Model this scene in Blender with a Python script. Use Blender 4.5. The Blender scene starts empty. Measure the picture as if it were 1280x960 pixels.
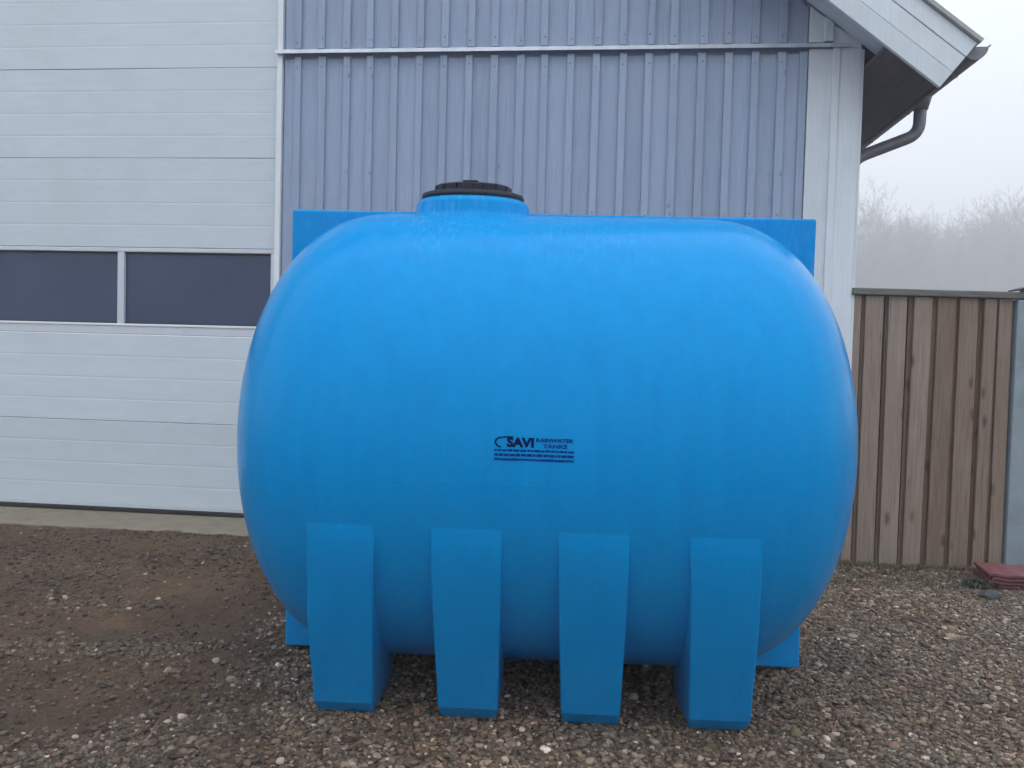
import bpy, bmesh, math, random
import numpy as np
from mathutils import Vector, Matrix

R = math.radians
random.seed(11)
rng = np.random.default_rng(11)
sc = bpy.context.scene
col = sc.collection

# ------------------------------------------------------------------ camera
cam_d = bpy.data.cameras.new('camera')
cam = bpy.data.objects.new('camera', cam_d)
col.objects.link(cam)
cam_d.sensor_fit = 'HORIZONTAL'
cam_d.sensor_width = 36.0
cam_d.lens = 36.0 * 1000.0 / 1280.0
cam_d.clip_start = 0.05
cam_d.clip_end = 2000.0
_p, _r = R(2.0), R(1.54)
fw = Vector((0, math.cos(_p), -math.sin(_p)))
u0 = Vector((0, math.sin(_p), math.cos(_p)))
r0 = Vector((1, 0, 0))
rt = math.cos(_r) * r0 + math.sin(_r) * u0
up = -math.sin(_r) * r0 + math.cos(_r) * u0
M = Matrix((rt, up, -fw)).transposed().to_4x4()
M.translation = Vector((0, 0, 1.35))
cam.matrix_world = M
sc.camera = cam

# ------------------------------------------------------------------ sky, sun, exposure
SUN_EL, SUN_AZ = R(66), R(155)          # azimuth clockwise from +Y: behind the camera, to the right
w = bpy.data.worlds.new('World')
sc.world = w
w.use_nodes = True
nt = w.node_tree
nt.nodes.clear()
sky = nt.nodes.new('ShaderNodeTexSky')
sky.sky_type = 'NISHITA'
sky.sun_disc = False
sky.sun_elevation = SUN_EL
sky.sun_rotation = SUN_AZ
sky.dust_density = 4.0
hs = nt.nodes.new('ShaderNodeHueSaturation')
hs.inputs['Saturation'].default_value = 0.15
mx = nt.nodes.new('ShaderNodeMix')
mx.data_type = 'RGBA'
mx.inputs[0].default_value = 0.88       # closed cloud cover over the clear sky
tcw = nt.nodes.new('ShaderNodeTexCoord')
spw = nt.nodes.new('ShaderNodeSeparateXYZ')
mrw = nt.nodes.new('ShaderNodeMapRange')
mrw.inputs['From Min'].default_value = 0.0
mrw.inputs['From Max'].default_value = 1.0
mrw.inputs['To Min'].default_value = 0.80     # overcast sky: luminance grows from the horizon to the zenith
mrw.inputs['To Max'].default_value = 1.55
scw = nt.nodes.new('ShaderNodeVectorMath')
scw.operation = 'SCALE'
scw.inputs[0].default_value = (11.6, 12.4, 13.6)
nt.links.new(tcw.outputs['Generated'], spw.inputs[0])
nt.links.new(spw.outputs['Z'], mrw.inputs['Value'])
nt.links.new(mrw.outputs[0], scw.inputs['Scale'])
nt.links.new(scw.outputs[0], mx.inputs[7])
bg = nt.nodes.new('ShaderNodeBackground')
bg.inputs['Strength'].default_value = 0.1
wo = nt.nodes.new('ShaderNodeOutputWorld')
nt.links.new(sky.outputs[0], hs.inputs['Color'])
nt.links.new(hs.outputs[0], mx.inputs[6])
nt.links.new(mx.outputs[2], bg.inputs['Color'])
nt.links.new(bg.outputs[0], wo.inputs['Surface'])

sd = bpy.data.lights.new('sun', 'SUN')
sd.energy = 0.5
sd.angle = R(60)
sd.color = (1.0, 0.97, 0.93)
sun = bpy.data.objects.new('sun', sd)
col.objects.link(sun)
sv = Vector((math.sin(SUN_AZ) * math.cos(SUN_EL), math.cos(SUN_AZ) * math.cos(SUN_EL), math.sin(SUN_EL)))
sun.rotation_euler = sv.to_track_quat('Z', 'Y').to_euler()

sc.view_settings.view_transform = 'Standard'
sc.view_settings.look = 'None'
sc.view_settings.exposure = 0.0
sc.view_settings.gamma = 1.0
sc.view_settings.use_curve_mapping = False
sc.render.engine = 'CYCLES'
sc.cycles.use_denoising = True
sc.cycles.max_bounces = 5
sc.cycles.diffuse_bounces = 3
sc.cycles.glossy_bounces = 3
sc.cycles.volume_bounces = 3
sc.cycles.use_adaptive_sampling = True
sc.cycles.adaptive_threshold = 0.05
sc.cycles.adaptive_min_samples = 20

# ------------------------------------------------------------------ material helpers
def new_mat(name):
    m = bpy.data.materials.new(name)
    m.use_nodes = True
    t = m.node_tree
    b = t.nodes['Principled BSDF']
    return m, t, b

def N(t, kind, **kw):
    n = t.nodes.new(kind)
    for k, v in kw.items():
        setattr(n, k, v)
    return n

def L(t, a, b):
    t.links.new(a, b)

def coords(t, scale=(1, 1, 1), which='Object', rnd=False):
    tc = N(t, 'ShaderNodeTexCoord')
    mp = N(t, 'ShaderNodeMapping')
    mp.inputs['Scale'].default_value = scale
    L(t, tc.outputs[which], mp.inputs['Vector'])
    if rnd:
        oi = N(t, 'ShaderNodeObjectInfo')
        sc_ = N(t, 'ShaderNodeVectorMath', operation='SCALE')
        sc_.inputs[0].default_value = (37.0, 17.0, 53.0)
        L(t, oi.outputs['Random'], sc_.inputs['Scale'])
        L(t, sc_.outputs[0], mp.inputs['Location'])
    return mp.outputs[0]

def noise(t, vec, scale, detail=4, rough=0.55):
    n = N(t, 'ShaderNodeTexNoise')
    n.inputs['Scale'].default_value = scale
    n.inputs['Detail'].default_value = detail
    n.inputs['Roughness'].default_value = rough
    L(t, vec, n.inputs['Vector'])
    return n.outputs['Fac']

def ramp(t, fac, stops):
    r = N(t, 'ShaderNodeValToRGB')
    e = r.color_ramp.elements
    while len(e) < len(stops):
        e.new(0.5)
    for el, (p, c) in zip(e, stops):
        el.position = p
        el.color = (*c, 1) if len(c) == 3 else c
    L(t, fac, r.inputs[0])
    return r.outputs[0]

def mixc(t, fac, a, b, mode='MIX'):
    m = N(t, 'ShaderNodeMix', data_type='RGBA', blend_type=mode)
    for s, v in ((0, fac), (6, a), (7, b)):
        if hasattr(v, 'default_value') or hasattr(v, 'links'):
            L(t, v, m.inputs[s])
        elif isinstance(v, (int, float)):
            m.inputs[s].default_value = v
        else:
            m.inputs[s].default_value = (*v, 1)
    return m.outputs[2]

def bump(t, b, h, strength=0.3, dist=0.01):
    n = N(t, 'ShaderNodeBump')
    n.inputs['Strength'].default_value = strength
    n.inputs['Distance'].default_value = dist
    L(t, h, n.inputs['Height'])
    L(t, n.outputs[0], b.inputs['Normal'])

def rnd_val(t, lo, hi):
    oi = N(t, 'ShaderNodeObjectInfo')
    mr = N(t, 'ShaderNodeMapRange')
    mr.inputs['To Min'].default_value = lo
    mr.inputs['To Max'].default_value = hi
    L(t, oi.outputs['Random'], mr.inputs['Value'])
    return mr.outputs[0]

def hsv(t, c, value=None, hue=None, sat=None):
    h = N(t, 'ShaderNodeHueSaturation')
    L(t, c, h.inputs['Color'])
    for k, v in (('Value', value), ('Hue', hue), ('Saturation', sat)):
        if v is None:
            continue
        if hasattr(v, 'links'):
            L(t, v, h.inputs[k])
        else:
            h.inputs[k].default_value = v
    return h.outputs[0]

def mat_paint(name, base, grain=(40, 40, 1.5), amt=0.12, rough=0.6, bmp=0.15, dirt=None):
    m, t, b = new_mat(name)
    v = coords(t, grain, rnd=True)
    f = noise(t, v, 3.0, 5)
    lo = tuple(c * (1 - amt) for c in base)
    hi = tuple(min(1, c * (1 + amt)) for c in base)
    c = ramp(t, f, [(0.3, lo), (0.7, hi)])
    if dirt:
        v2 = coords(t, (1, 1, 0.6), rnd=True)
        f2 = ramp(t, noise(t, v2, 2.2, 6, 0.65), [(0.5, (0, 0, 0)), (0.75, (1, 1, 1))])
        c = mixc(t, f2, c, dirt)
    c = hsv(t, c, value=rnd_val(t, 0.94, 1.06))
    L(t, c, b.inputs['Base Color'])
    b.inputs['Roughness'].default_value = rough
    bump(t, b, f, bmp, 0.004)
    return m

MAT = {}
# painted timber cladding, with a few darker knots bleeding through
def m_clad():
    m, t, b = new_mat('blue_grey_painted_timber')
    v = coords(t, (30, 30, 1.2), rnd=True)
    f = noise(t, v, 3.0, 6, 0.6)
    c = ramp(t, f, [(0.25, (0.268, 0.345, 0.48)), (0.75, (0.352, 0.44, 0.59))])
    v2 = coords(t, (9, 9, 5), rnd=True)
    vo = N(t, 'ShaderNodeTexVoronoi')
    vo.inputs['Scale'].default_value = 0.62
    L(t, v2, vo.inputs['Vector'])
    k = ramp(t, vo.outputs['Distance'], [(0.02, (1, 1, 1)), (0.085, (0, 0, 0))])
    c = mixc(t, hs_mul(t, k, 0.75), c, (0.14, 0.17, 0.24))
    v3 = coords(t, (2.5, 2.5, 0.7), rnd=True)
    f3 = noise(t, v3, 1.5, 5, 0.6)
    c = mixc(t, ramp(t, f3, [(0.45, (0, 0, 0)), (0.8, (0.6, 0.6, 0.6))]), c, (0.37, 0.42, 0.54))
    c = hsv(t, c, value=rnd_val(t, 0.93, 1.06))
    L(t, c, b.inputs['Base Color'])
    b.inputs['Roughness'].default_value = 0.62
    bump(t, b, f, 0.35, 0.004)
    return m

def hs_mul(t, c, k):
    m = N(t, 'ShaderNodeMath', operation='MULTIPLY')
    L(t, c, m.inputs[0])
    m.inputs[1].default_value = k
    return m.outputs[0]

MAT['clad'] = m_clad()
MAT['white_wood'] = mat_paint('white_painted_timber', (0.68, 0.745, 0.80), dirt=(0.59, 0.655, 0.69), amt=0.06)
MAT['door'] = mat_paint('white_door_skin', (0.595, 0.68, 0.74), grain=(1.2, 1.2, 6), amt=0.035, rough=0.42, bmp=0.03, dirt=(0.565, 0.645, 0.69))
MAT['door_trim'] = mat_paint('white_trim', (0.76, 0.81, 0.86), amt=0.03, rough=0.4, bmp=0.03)
MAT['alu'] = mat_paint('grey_white_frame', (0.62, 0.67, 0.74), amt=0.04, rough=0.4, bmp=0.02)

def m_simple(name, c, rough=0.5, metal=0.0, spec=0.5, nz=None, bmp=0.0):
    m, t, b = new_mat(name)
    b.inputs['Roughness'].default_value = rough
    b.inputs['Metallic'].default_value = metal
    b.inputs['Specular IOR Level'].default_value = spec
    v = coords(t, (1, 1, 1), rnd=True)
    f = noise(t, v, nz or 8.0, 6, 0.6)
    cc = ramp(t, f, [(0.3, tuple(x * 0.82 for x in c)), (0.7, tuple(min(1, x * 1.15) for x in c))])
    L(t, cc, b.inputs['Base Color'])
    if bmp:
        bump(t, b, f, bmp, 0.01)
    return m

MAT['pane'] = m_simple('dark_acrylic_pane', (0.033, 0.055, 0.118), 0.12, nz=1.5)
MAT['flash'] = m_simple('aluminium_flashing', (0.56, 0.60, 0.67), 0.45, 0.25)
MAT['seal'] = m_simple('black_rubber_seal', (0.018, 0.019, 0.02), 0.7)
MAT['concrete'] = m_simple('mossy_concrete', (0.225, 0.195, 0.145), 0.9, nz=9, bmp=0.5)
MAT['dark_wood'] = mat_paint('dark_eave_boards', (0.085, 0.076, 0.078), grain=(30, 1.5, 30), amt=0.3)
MAT['roof'] = m_simple('fibre_cement_roof', (0.42, 0.44, 0.44), 0.85, nz=12)
MAT['zinc'] = m_simple('weathered_zinc', (0.20, 0.21, 0.235), 0.5, 0.35, nz=14)
MAT['galv'] = m_simple('galvanised_steel', (0.27, 0.34, 0.38), 0.5, 0.3, nz=6)
MAT['black'] = m_simple('black_plastic', (0.014, 0.019, 0.036), 0.5, spec=0.3)
MAT['ink'] = m_simple('navy_print', (0.001, 0.008, 0.075), 0.6, spec=0.05)
MAT['ink_pale'] = m_simple('faded_navy_print', (0.001, 0.035, 0.22), 0.6, spec=0.05)
MAT['red'] = m_simple('dark_red_sheet', (0.17, 0.05, 0.055), 0.6, nz=20)
MAT['rail'] = mat_paint('weathered_cap_timber', (0.135, 0.138, 0.128), grain=(2, 40, 40), amt=0.3, rough=0.8, bmp=0.4)

def m_tank():
    m, t, b = new_mat('blue_polyethylene')
    v = coords(t, (9, 9, 0.55))
    f = noise(t, v, 1.6, 5, 0.6)
    c = ramp(t, f, [(0.3, (0.0002, 0.266, 0.655)), (0.75, (0.0003, 0.304, 0.71))])
    v2 = coords(t, (1, 1, 1))
    f2 = noise(t, v2, 1.1, 3)
    c = mixc(t, hs_mul(t, f2, 0.35), c, (0.0002, 0.222, 0.615))
    # dried water runs and a little splashed mud near the ground
    f3 = ramp(t, noise(t, coords(t, (34, 34, 0.35)), 1.7, 4, 0.6), [(0.56, (0, 0, 0)), (0.78, (0.28, 0.28, 0.28))])
    c = mixc(t, f3, c, (0.02, 0.33, 0.77))
    # dew: fine drops and runs sitting on the upper shoulder
    tcd = N(t, 'ShaderNodeTexCoord')
    spd = N(t, 'ShaderNodeSeparateXYZ')
    L(t, tcd.outputs['Object'], spd.inputs[0])
    mrd = N(t, 'ShaderNodeMapRange')
    for k_, v_ in (('From Min', 1.52), ('From Max', 1.88), ('To Min', 0.0), ('To Max', 1.0)):
        mrd.inputs[k_].default_value = v_
    L(t, spd.outputs['Z'], mrd.inputs['Value'])
    nd1 = noise(t, coords(t, (70, 18, 18)), 1.0, 5, 0.7)
    nd2 = noise(t, coords(t, (3.2, 2, 2)), 1.0, 3, 0.6)
    drops = ramp(t, nd1, [(0.50, (0, 0, 0)), (0.66, (1, 1, 1))])
    patch = ramp(t, nd2, [(0.38, (0, 0, 0)), (0.62, (0.36, 0.36, 0.36))])
    md1 = N(t, 'ShaderNodeMath', operation='MULTIPLY')
    L(t, drops, md1.inputs[0])
    L(t, patch, md1.inputs[1])
    md2 = N(t, 'ShaderNodeMath', operation='MULTIPLY')
    L(t, md1.outputs[0], md2.inputs[0])
    L(t, mrd.outputs[0], md2.inputs[1])
    c = mixc(t, md2.outputs[0], c, (0.13, 0.44, 0.82))
    tc3 = N(t, 'ShaderNodeTexCoord')
    sp3 = N(t, 'ShaderNodeSeparateXYZ')
    L(t, tc3.outputs['Object'], sp3.inputs[0])
    mr3 = N(t, 'ShaderNodeMapRange')
    for k_, v_ in (('From Min', 0.02), ('From Max', 0.30), ('To Min', 0.42), ('To Max', 0.0)):
        mr3.inputs[k_].default_value = v_
    L(t, sp3.outputs['Z'], mr3.inputs['Value'])
    sp = ramp(t, noise(t, coords(t, (1, 1, 1)), 55.0, 5, 0.75), [(0.52, (0, 0, 0)), (0.66, (1, 1, 1))])
    mm = N(t, 'ShaderNodeMath', operation='MULTIPLY')
    L(t, mr3.outputs[0], mm.inputs[0])
    L(t, sp, mm.inputs[1])
    c = mixc(t, mm.outputs[0], c, (0.10, 0.085, 0.07))
    L(t, c, b.inputs['Base Color'])
    rr = ramp(t, noise(t, coords(t, (14, 14, 4)), 4.0, 4), [(0.35, (0.17, 0.17, 0.17)), (0.7, (0.27, 0.27, 0.27))])
    L(t, rr, b.inputs['Roughness'])
    b.inputs['IOR'].default_value = 1.5
    b.inputs['Specular IOR Level'].default_value = 0.07
    fb = noise(t, coords(t, (1, 1, 1)), 260.0, 2)
    fw_ = noise(t, coords(t, (1, 1, 1)), 5.0, 2)
    ad = N(t, 'ShaderNodeMath', operation='MULTIPLY_ADD')
    L(t, fw_, ad.inputs[0])
    ad.inputs[1].default_value = 1.2
    L(t, fb, ad.inputs[2])
    bump(t, b, ad.outputs[0], 0.035, 0.002)
    return m
MAT['tank'] = m_tank()

def m_plank(name, back=False):
    m, t, b = new_mat(name)
    v = coords(t, (26, 26, 1.1), rnd=True)
    f = noise(t, v, 3.2, 7, 0.65)
    if back:
        c = ramp(t, f, [(0.25, (0.13, 0.078, 0.046)), (0.75, (0.26, 0.165, 0.098))])
    else:
        c = ramp(t, f, [(0.22, (0.140, 0.098, 0.072)), (0.5, (0.250, 0.190, 0.148)), (0.78, (0.320, 0.258, 0.212))])
    v2 = coords(t, (7, 7, 2.6), rnd=True)
    vo = N(t, 'ShaderNodeTexVoronoi')
    vo.inputs['Scale'].default_value = 1.15
    L(t, v2, vo.inputs['Vector'])
    k = ramp(t, vo.outputs['Distance'], [(0.08, (1, 1, 1)), (0.19, (0, 0, 0))])
    c = mixc(t, hs_mul(t, k, 0.72), c, (0.05, 0.03, 0.02))
    v3 = coords(t, (3, 3, 0.5), rnd=True)
    c = mixc(t, ramp(t, noise(t, v3, 2.0, 4), [(0.45, (0, 0, 0)), (0.75, (0.7, 0.7, 0.7))]), c, (0.20, 0.135, 0.085))
    c = hsv(t, c, value=rnd_val(t, 0.8, 1.18), sat=rnd_val(t, 1.2, 0.8))
    L(t, c, b.inputs['Base Color'])
    b.inputs['Roughness'].default_value = 0.82
    bump(t, b, f, 0.6, 0.004)
    return m
MAT['plank'] = m_plank('weathered_plank')
MAT['plank_back'] = m_plank('brown_inner_plank', True)

# ------------------------------------------------------------------ mesh helpers
def tag(o, label=None, cat=None, group=None, kind=None):
    if label: o['label'] = label
    if cat: o['category'] = cat
    if group: o['group'] = group
    if kind: o['kind'] = kind
    return o

def empty(name, loc=(0, 0, 0), rz=0.0):
    o = bpy.data.objects.new(name, None)
    col.objects.link(o)
    o.location = loc
    o.rotation_euler = (0, 0, rz)
    o.empty_display_size = 0.2
    return o

def link(name, me, parent=None, loc=None):
    o = bpy.data.objects.new(name, me)
    col.objects.link(o)
    if parent is not None:
        o.parent = parent
    if loc is not None:
        o.location = loc
    return o

def finish(name, bm, mat, parent=None, smooth=False, loc=None):
    me = bpy.data.meshes.new(name)
    bm.normal_update()
    bm.to_mesh(me)
    bm.free()
    me.materials.append(mat)
    if smooth:
        for p in me.polygons:
            p.use_smooth = True
    return link(name, me, parent, loc)

def add_box(bm, a, b, bev=0.0, seg=1):
    r = bmesh.ops.create_cube(bm, size=1.0)
    vs = r['verts']
    for v in vs:
        v.co = Vector(((a[i] + b[i]) / 2 + v.co[i] * (b[i] - a[i]) for i in range(3)))
    if bev:
        es = {e for v in vs for e in v.link_edges}
        bmesh.ops.bevel(bm, geom=list(es), offset=bev, segments=seg, affect='EDGES', profile=0.6)

def box(name, a, b, mat, parent=None, bev=0.0, seg=1, origin=None):
    """box from corner a to corner b; its origin sits at the middle of its base"""
    a, b = Vector(a), Vector(b)
    o = origin or Vector(((a.x + b.x) / 2, (a.y + b.y) / 2, a.z))
    bm = bmesh.new()
    add_box(bm, a - o, b - o, bev, seg)
    return finish(name, bm, mat, parent, loc=o)

def prism(name, poly, axis, d0, d1, mat, parent=None, bev=0.0):
    """poly: 2-D outline; axis 'y': (x,z) outline swept from y=d0 to d1, axis 'x': (y,z) outline swept in x"""
    bm = bmesh.new()
    def P(p, d):
        return (p[0], d, p[1]) if axis == 'y' else (d, p[0], p[1])
    a = [bm.verts.new(P(p, d0)) for p in poly]
    b = [bm.verts.new(P(p, d1)) for p in poly]
    n = len(poly)
    bm.faces.new(a)
    bm.faces.new(list(reversed(b)))
    for i in range(n):
        bm.faces.new((a[i], b[i], b[(i + 1) % n], a[(i + 1) % n]))
    bmesh.ops.recalc_face_normals(bm, faces=bm.faces[:])
    if bev:
        bmesh.ops.bevel(bm, geom=bm.edges[:], offset=bev, segments=1, affect='EDGES')
    return finish(name, bm, mat, parent)

def tube_bm(bm, pts, rad, n=14, caps=True):
    pts = [Vector(p) for p in pts]
    rings = []
    ref = None
    for i, p in enumerate(pts):
        d = (pts[min(i + 1, len(pts) - 1)] - pts[max(i - 1, 0)]).normalized()
        if ref is None:
            ref = d.orthogonal().normalized()
        ref = (ref - d * ref.dot(d)).normalized()
        s = d.cross(ref)
        r = rad[i] if isinstance(rad, (list, tuple)) else rad
        rings.append([bm.verts.new(p + (ref * math.cos(2 * math.pi * k / n) + s * math.sin(2 * math.pi * k / n)) * r) for k in range(n)])
    for a, b in zip(rings, rings[1:]):
        for k in range(n):
            bm.faces.new((a[k], a[(k + 1) % n], b[(k + 1) % n], b[k]))
    if caps:
        bm.faces.new(list(reversed(rings[0])))
        bm.faces.new(rings[-1])

def arc_path(pts, r, n=6):
    """round the inner corners of a polyline"""
    pts = [Vector(p) for p in pts]
    out = [pts[0]]
    for i in range(1, len(pts) - 1):
        a = (pts[i - 1] - pts[i]).normalized()
        b = (pts[i + 1] - pts[i]).normalized()
        p0, p1 = pts[i] + a * r, pts[i] + b * r
        for k in range(n + 1):
            f = k / n
            out.append(p0 * (1 - f) ** 2 + pts[i] * 2 * f * (1 - f) + p1 * f * f)
    out.append(pts[-1])
    return out

# value noise on arrays
def vnoise(x, y, scale, seed):
    g = np.random.default_rng(seed).random((256, 256))
    fx, fy = x * scale, y * scale
    ix, iy = np.floor(fx).astype(int), np.floor(fy).astype(int)
    tx, ty = fx - ix, fy - iy
    tx, ty = tx * tx * (3 - 2 * tx), ty * ty * (3 - 2 * ty)
    a = g[ix % 256, iy % 256]
    b = g[(ix + 1) % 256, iy % 256]
    c = g[ix % 256, (iy + 1) % 256]
    d = g[(ix + 1) % 256, (iy + 1) % 256]
    return (a * (1 - tx) + b * tx) * (1 - ty) + (c * (1 - tx) + d * tx) * ty

def sstep(a, b, x):
    t = np.clip((x - a) / (b - a), 0, 1)
    return t * t * (3 - 2 * t)

# ------------------------------------------------------------------ ground
def ground_base(x, y):
    h = -0.020 - 0.095 * sstep(4.3, 5.7, y) * sstep(0.9, 2.2, x)
    near = 1 - sstep(8, 14, np.hypot(x, y - 4))
    h = h + near * (vnoise(x, y, 0.9, 1) - 0.5) * 0.022 * (1 - sstep(0.3, 1.4, 1.9 - np.hypot((x - 0.16) / 1.0, (y - 3.4) / 1.0)))
    # wheel ruts in the earth in front of the door
    left = 1 - sstep(-1.3, -0.8, x)
    rut = np.exp(-((y - 3.95 - 0.06 * x) / 0.16) ** 2) + np.exp(-((y - 3.0 + 0.03 * x) / 0.2) ** 2)
    h = h - near * left * 0.022 * rut + near * left * 0.012 * np.exp(-((y - 3.6) / 0.12) ** 2)
    h = h + near * 0.03 * np.exp(-((y - 5.62) / 0.12) ** 2) * sstep(2.0, 2.3, x)
    return h

def gravel_mask(x, y):
    n = vnoise(x, y, 1.6, 21) * 0.6 + vnoise(x, y, 4.5, 22) * 0.4
    a = sstep(-1.45, -0.55, x + 0.9 * (n - 0.5))
    b = 1 - sstep(2.45, 2.95, y + 0.7 * (n - 0.5))
    m = np.maximum(a, 0.75 * b)
    m = np.maximum(m, 0.55 * np.exp(-((y - 3.62 - 0.05 * x) / 0.09) ** 2) * (n > 0.42))
    return m

def ground_fine(x, y):
    near = (1 - sstep(6, 9, np.hypot(x, y - 4)))
    g = gravel_mask(x, y)
    d = (vnoise(x, y, 7, 3) - 0.5) * 0.020 + (vnoise(x, y, 19, 4) - 0.5) * 0.018 + (vnoise(x, y, 43, 5) - 0.5) * 0.014
    return near * d * (1 - 0.62 * g)

def axis_coords(lo, hi, step, far):
    mid = list(np.arange(lo, hi, step))
    out, s, v = [], step, hi
    while v < far:
        out.append(v)
        s *= 1.35
        v += s
    out.append(far)
    neg, s, v = [], step, lo
    while v > -far:
        s *= 1.35
        v -= s
        neg.append(max(v, -far))
    return np.array(neg[::-1] + mid + out)

xs = axis_coords(-4.6, 4.4, 0.016, 290.0)
ys = axis_coords(2.0, 6.2, 0.014, 290.0)
X, Y = np.meshgrid(xs, ys)
Z = ground_base(X, Y) + ground_fine(X, Y)
nx, ny = len(xs), len(ys)
me = bpy.data.meshes.new('ground')
co = np.stack([X.ravel(), Y.ravel(), Z.ravel()], 1)
idx = np.arange(nx * ny).reshape(ny, nx)
q = np.stack([idx[:-1, :-1], idx[:-1, 1:], idx[1:, 1:], idx[1:, :-1]], -1).reshape(-1, 4)
me.vertices.add(len(co))
me.vertices.foreach_set('co', co.ravel())
me.loops.add(q.size)
me.loops.foreach_set('vertex_index', q.ravel().astype(np.int32))
me.polygons.add(len(q))
me.polygons.foreach_set('loop_start', np.arange(0, q.size, 4, dtype=np.int32))
me.polygons.foreach_set('use_smooth', np.ones(len(q), dtype=bool))
me.update(calc_edges=True)
at = me.attributes.new('gravel', 'FLOAT', 'POINT')
at.data.foreach_set('value', gravel_mask(X, Y).ravel().astype(np.float32))

def m_ground():
    m, t, b = new_mat('damp_earth_and_gravel')
    v = coords(t)
    f1 = noise(t, v, 1.3, 6, 0.6)
    f2 = noise(t, v, 9.0, 8, 0.7)
    f3 = noise(t, v, 70.0, 4, 0.7)
    earth = ramp(t, f1, [(0.3, (0.080, 0.060, 0.048)), (0.52, (0.108, 0.083, 0.065)), (0.72, (0.135, 0.110, 0.082))])
    earth = mixc(t, ramp(t, f2, [(0.42, (0, 0, 0)), (0.7, (0.75, 0.75, 0.75))]), earth, (0.058, 0.045, 0.038))
    earth = mixc(t, ramp(t, f3, [(0.5, (0, 0, 0)), (0.68, (0.8, 0.8, 0.8))]), earth, (0.150, 0.125, 0.103))
    patchy = ramp(t, noise(t, v, 0.55, 4, 0.6), [(0.38, (0.80, 0.80, 0.80)), (0.64, (1.28, 1.24, 1.16))])
    earth = mixc(t, 1.0, earth, patchy, 'MULTIPLY')
    moss = ramp(t, noise(t, coords(t, (1, 1, 1)), 2.3, 5, 0.6), [(0.52, (0, 0, 0)), (0.7, (0.5, 0.5, 0.5))])
    earth = mixc(t, moss, earth, (0.082, 0.082, 0.05))
    vo = N(t, 'ShaderNodeTexVoronoi')
    vo.inputs['Scale'].default_value = 48.0
    L(t, v, vo.inputs['Vector'])
    sepc = N(t, 'ShaderNodeSeparateColor')
    L(t, vo.outputs['Color'], sepc.inputs[0])
    grav = ramp(t, sepc.outputs[0], [(0.0, (0.045, 0.040, 0.036)), (0.6, (0.12, 0.105, 0.092)), (0.93, (0.20, 0.18, 0.16)), (1.0, (0.36, 0.34, 0.31))])
    ga = N(t, 'ShaderNodeAttribute', attribute_name='gravel')
    c = mixc(t, 1.0, mixc(t, ga.outputs['Fac'], earth, grav), (0.98, 0.84, 0.705), 'MULTIPLY')
    L(t, c, b.inputs['Base Color'])
    b.inputs['Roughness'].default_value = 0.9
    b.inputs['Specular IOR Level'].default_value = 0.3
    ad = N(t, 'ShaderNodeMath', operation='ADD')
    L(t, f2, ad.inputs[0])
    L(t, f3, ad.inputs[1])
    bump(t, b, ad.outputs[0], 0.8, 0.012)
    return m
me.materials.append(m_ground())
tag(link('ground', me), 'damp brown earth and gravel yard in front of the building', 'ground', kind='structure')

def gz(x, y):
    x, y = np.asarray(float(x)), np.asarray(float(y))
    return float(ground_base(x, y) + ground_fine(x, y))

# ------------------------------------------------------------------ gravel
def ico(sub):
    bm = bmesh.new()
    bmesh.ops.create_icosphere(bm, subdivisions=sub, radius=1.0)
    v = np.array([x.co[:] for x in bm.verts])
    f = np.array([[x.index for x in p.verts] for p in bm.faces])
    bm.free()
    return v, f

PAL = np.array([(0.118, 0.098, 0.082), (0.155, 0.134, 0.115), (0.200, 0.177, 0.154), (0.085, 0.070, 0.060), (0.138, 0.098, 0.076),
                (0.150, 0.112, 0.084), (0.122, 0.110, 0.074), (0.104, 0.102, 0.096), (0.255, 0.230, 0.200), (0.36, 0.33, 0.29), (0.48, 0.455, 0.42)])
PW = np.array([16, 17, 15, 15, 12, 8, 9, 9, 9, 3.4, 1.1]); PW = PW / PW.sum()

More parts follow.
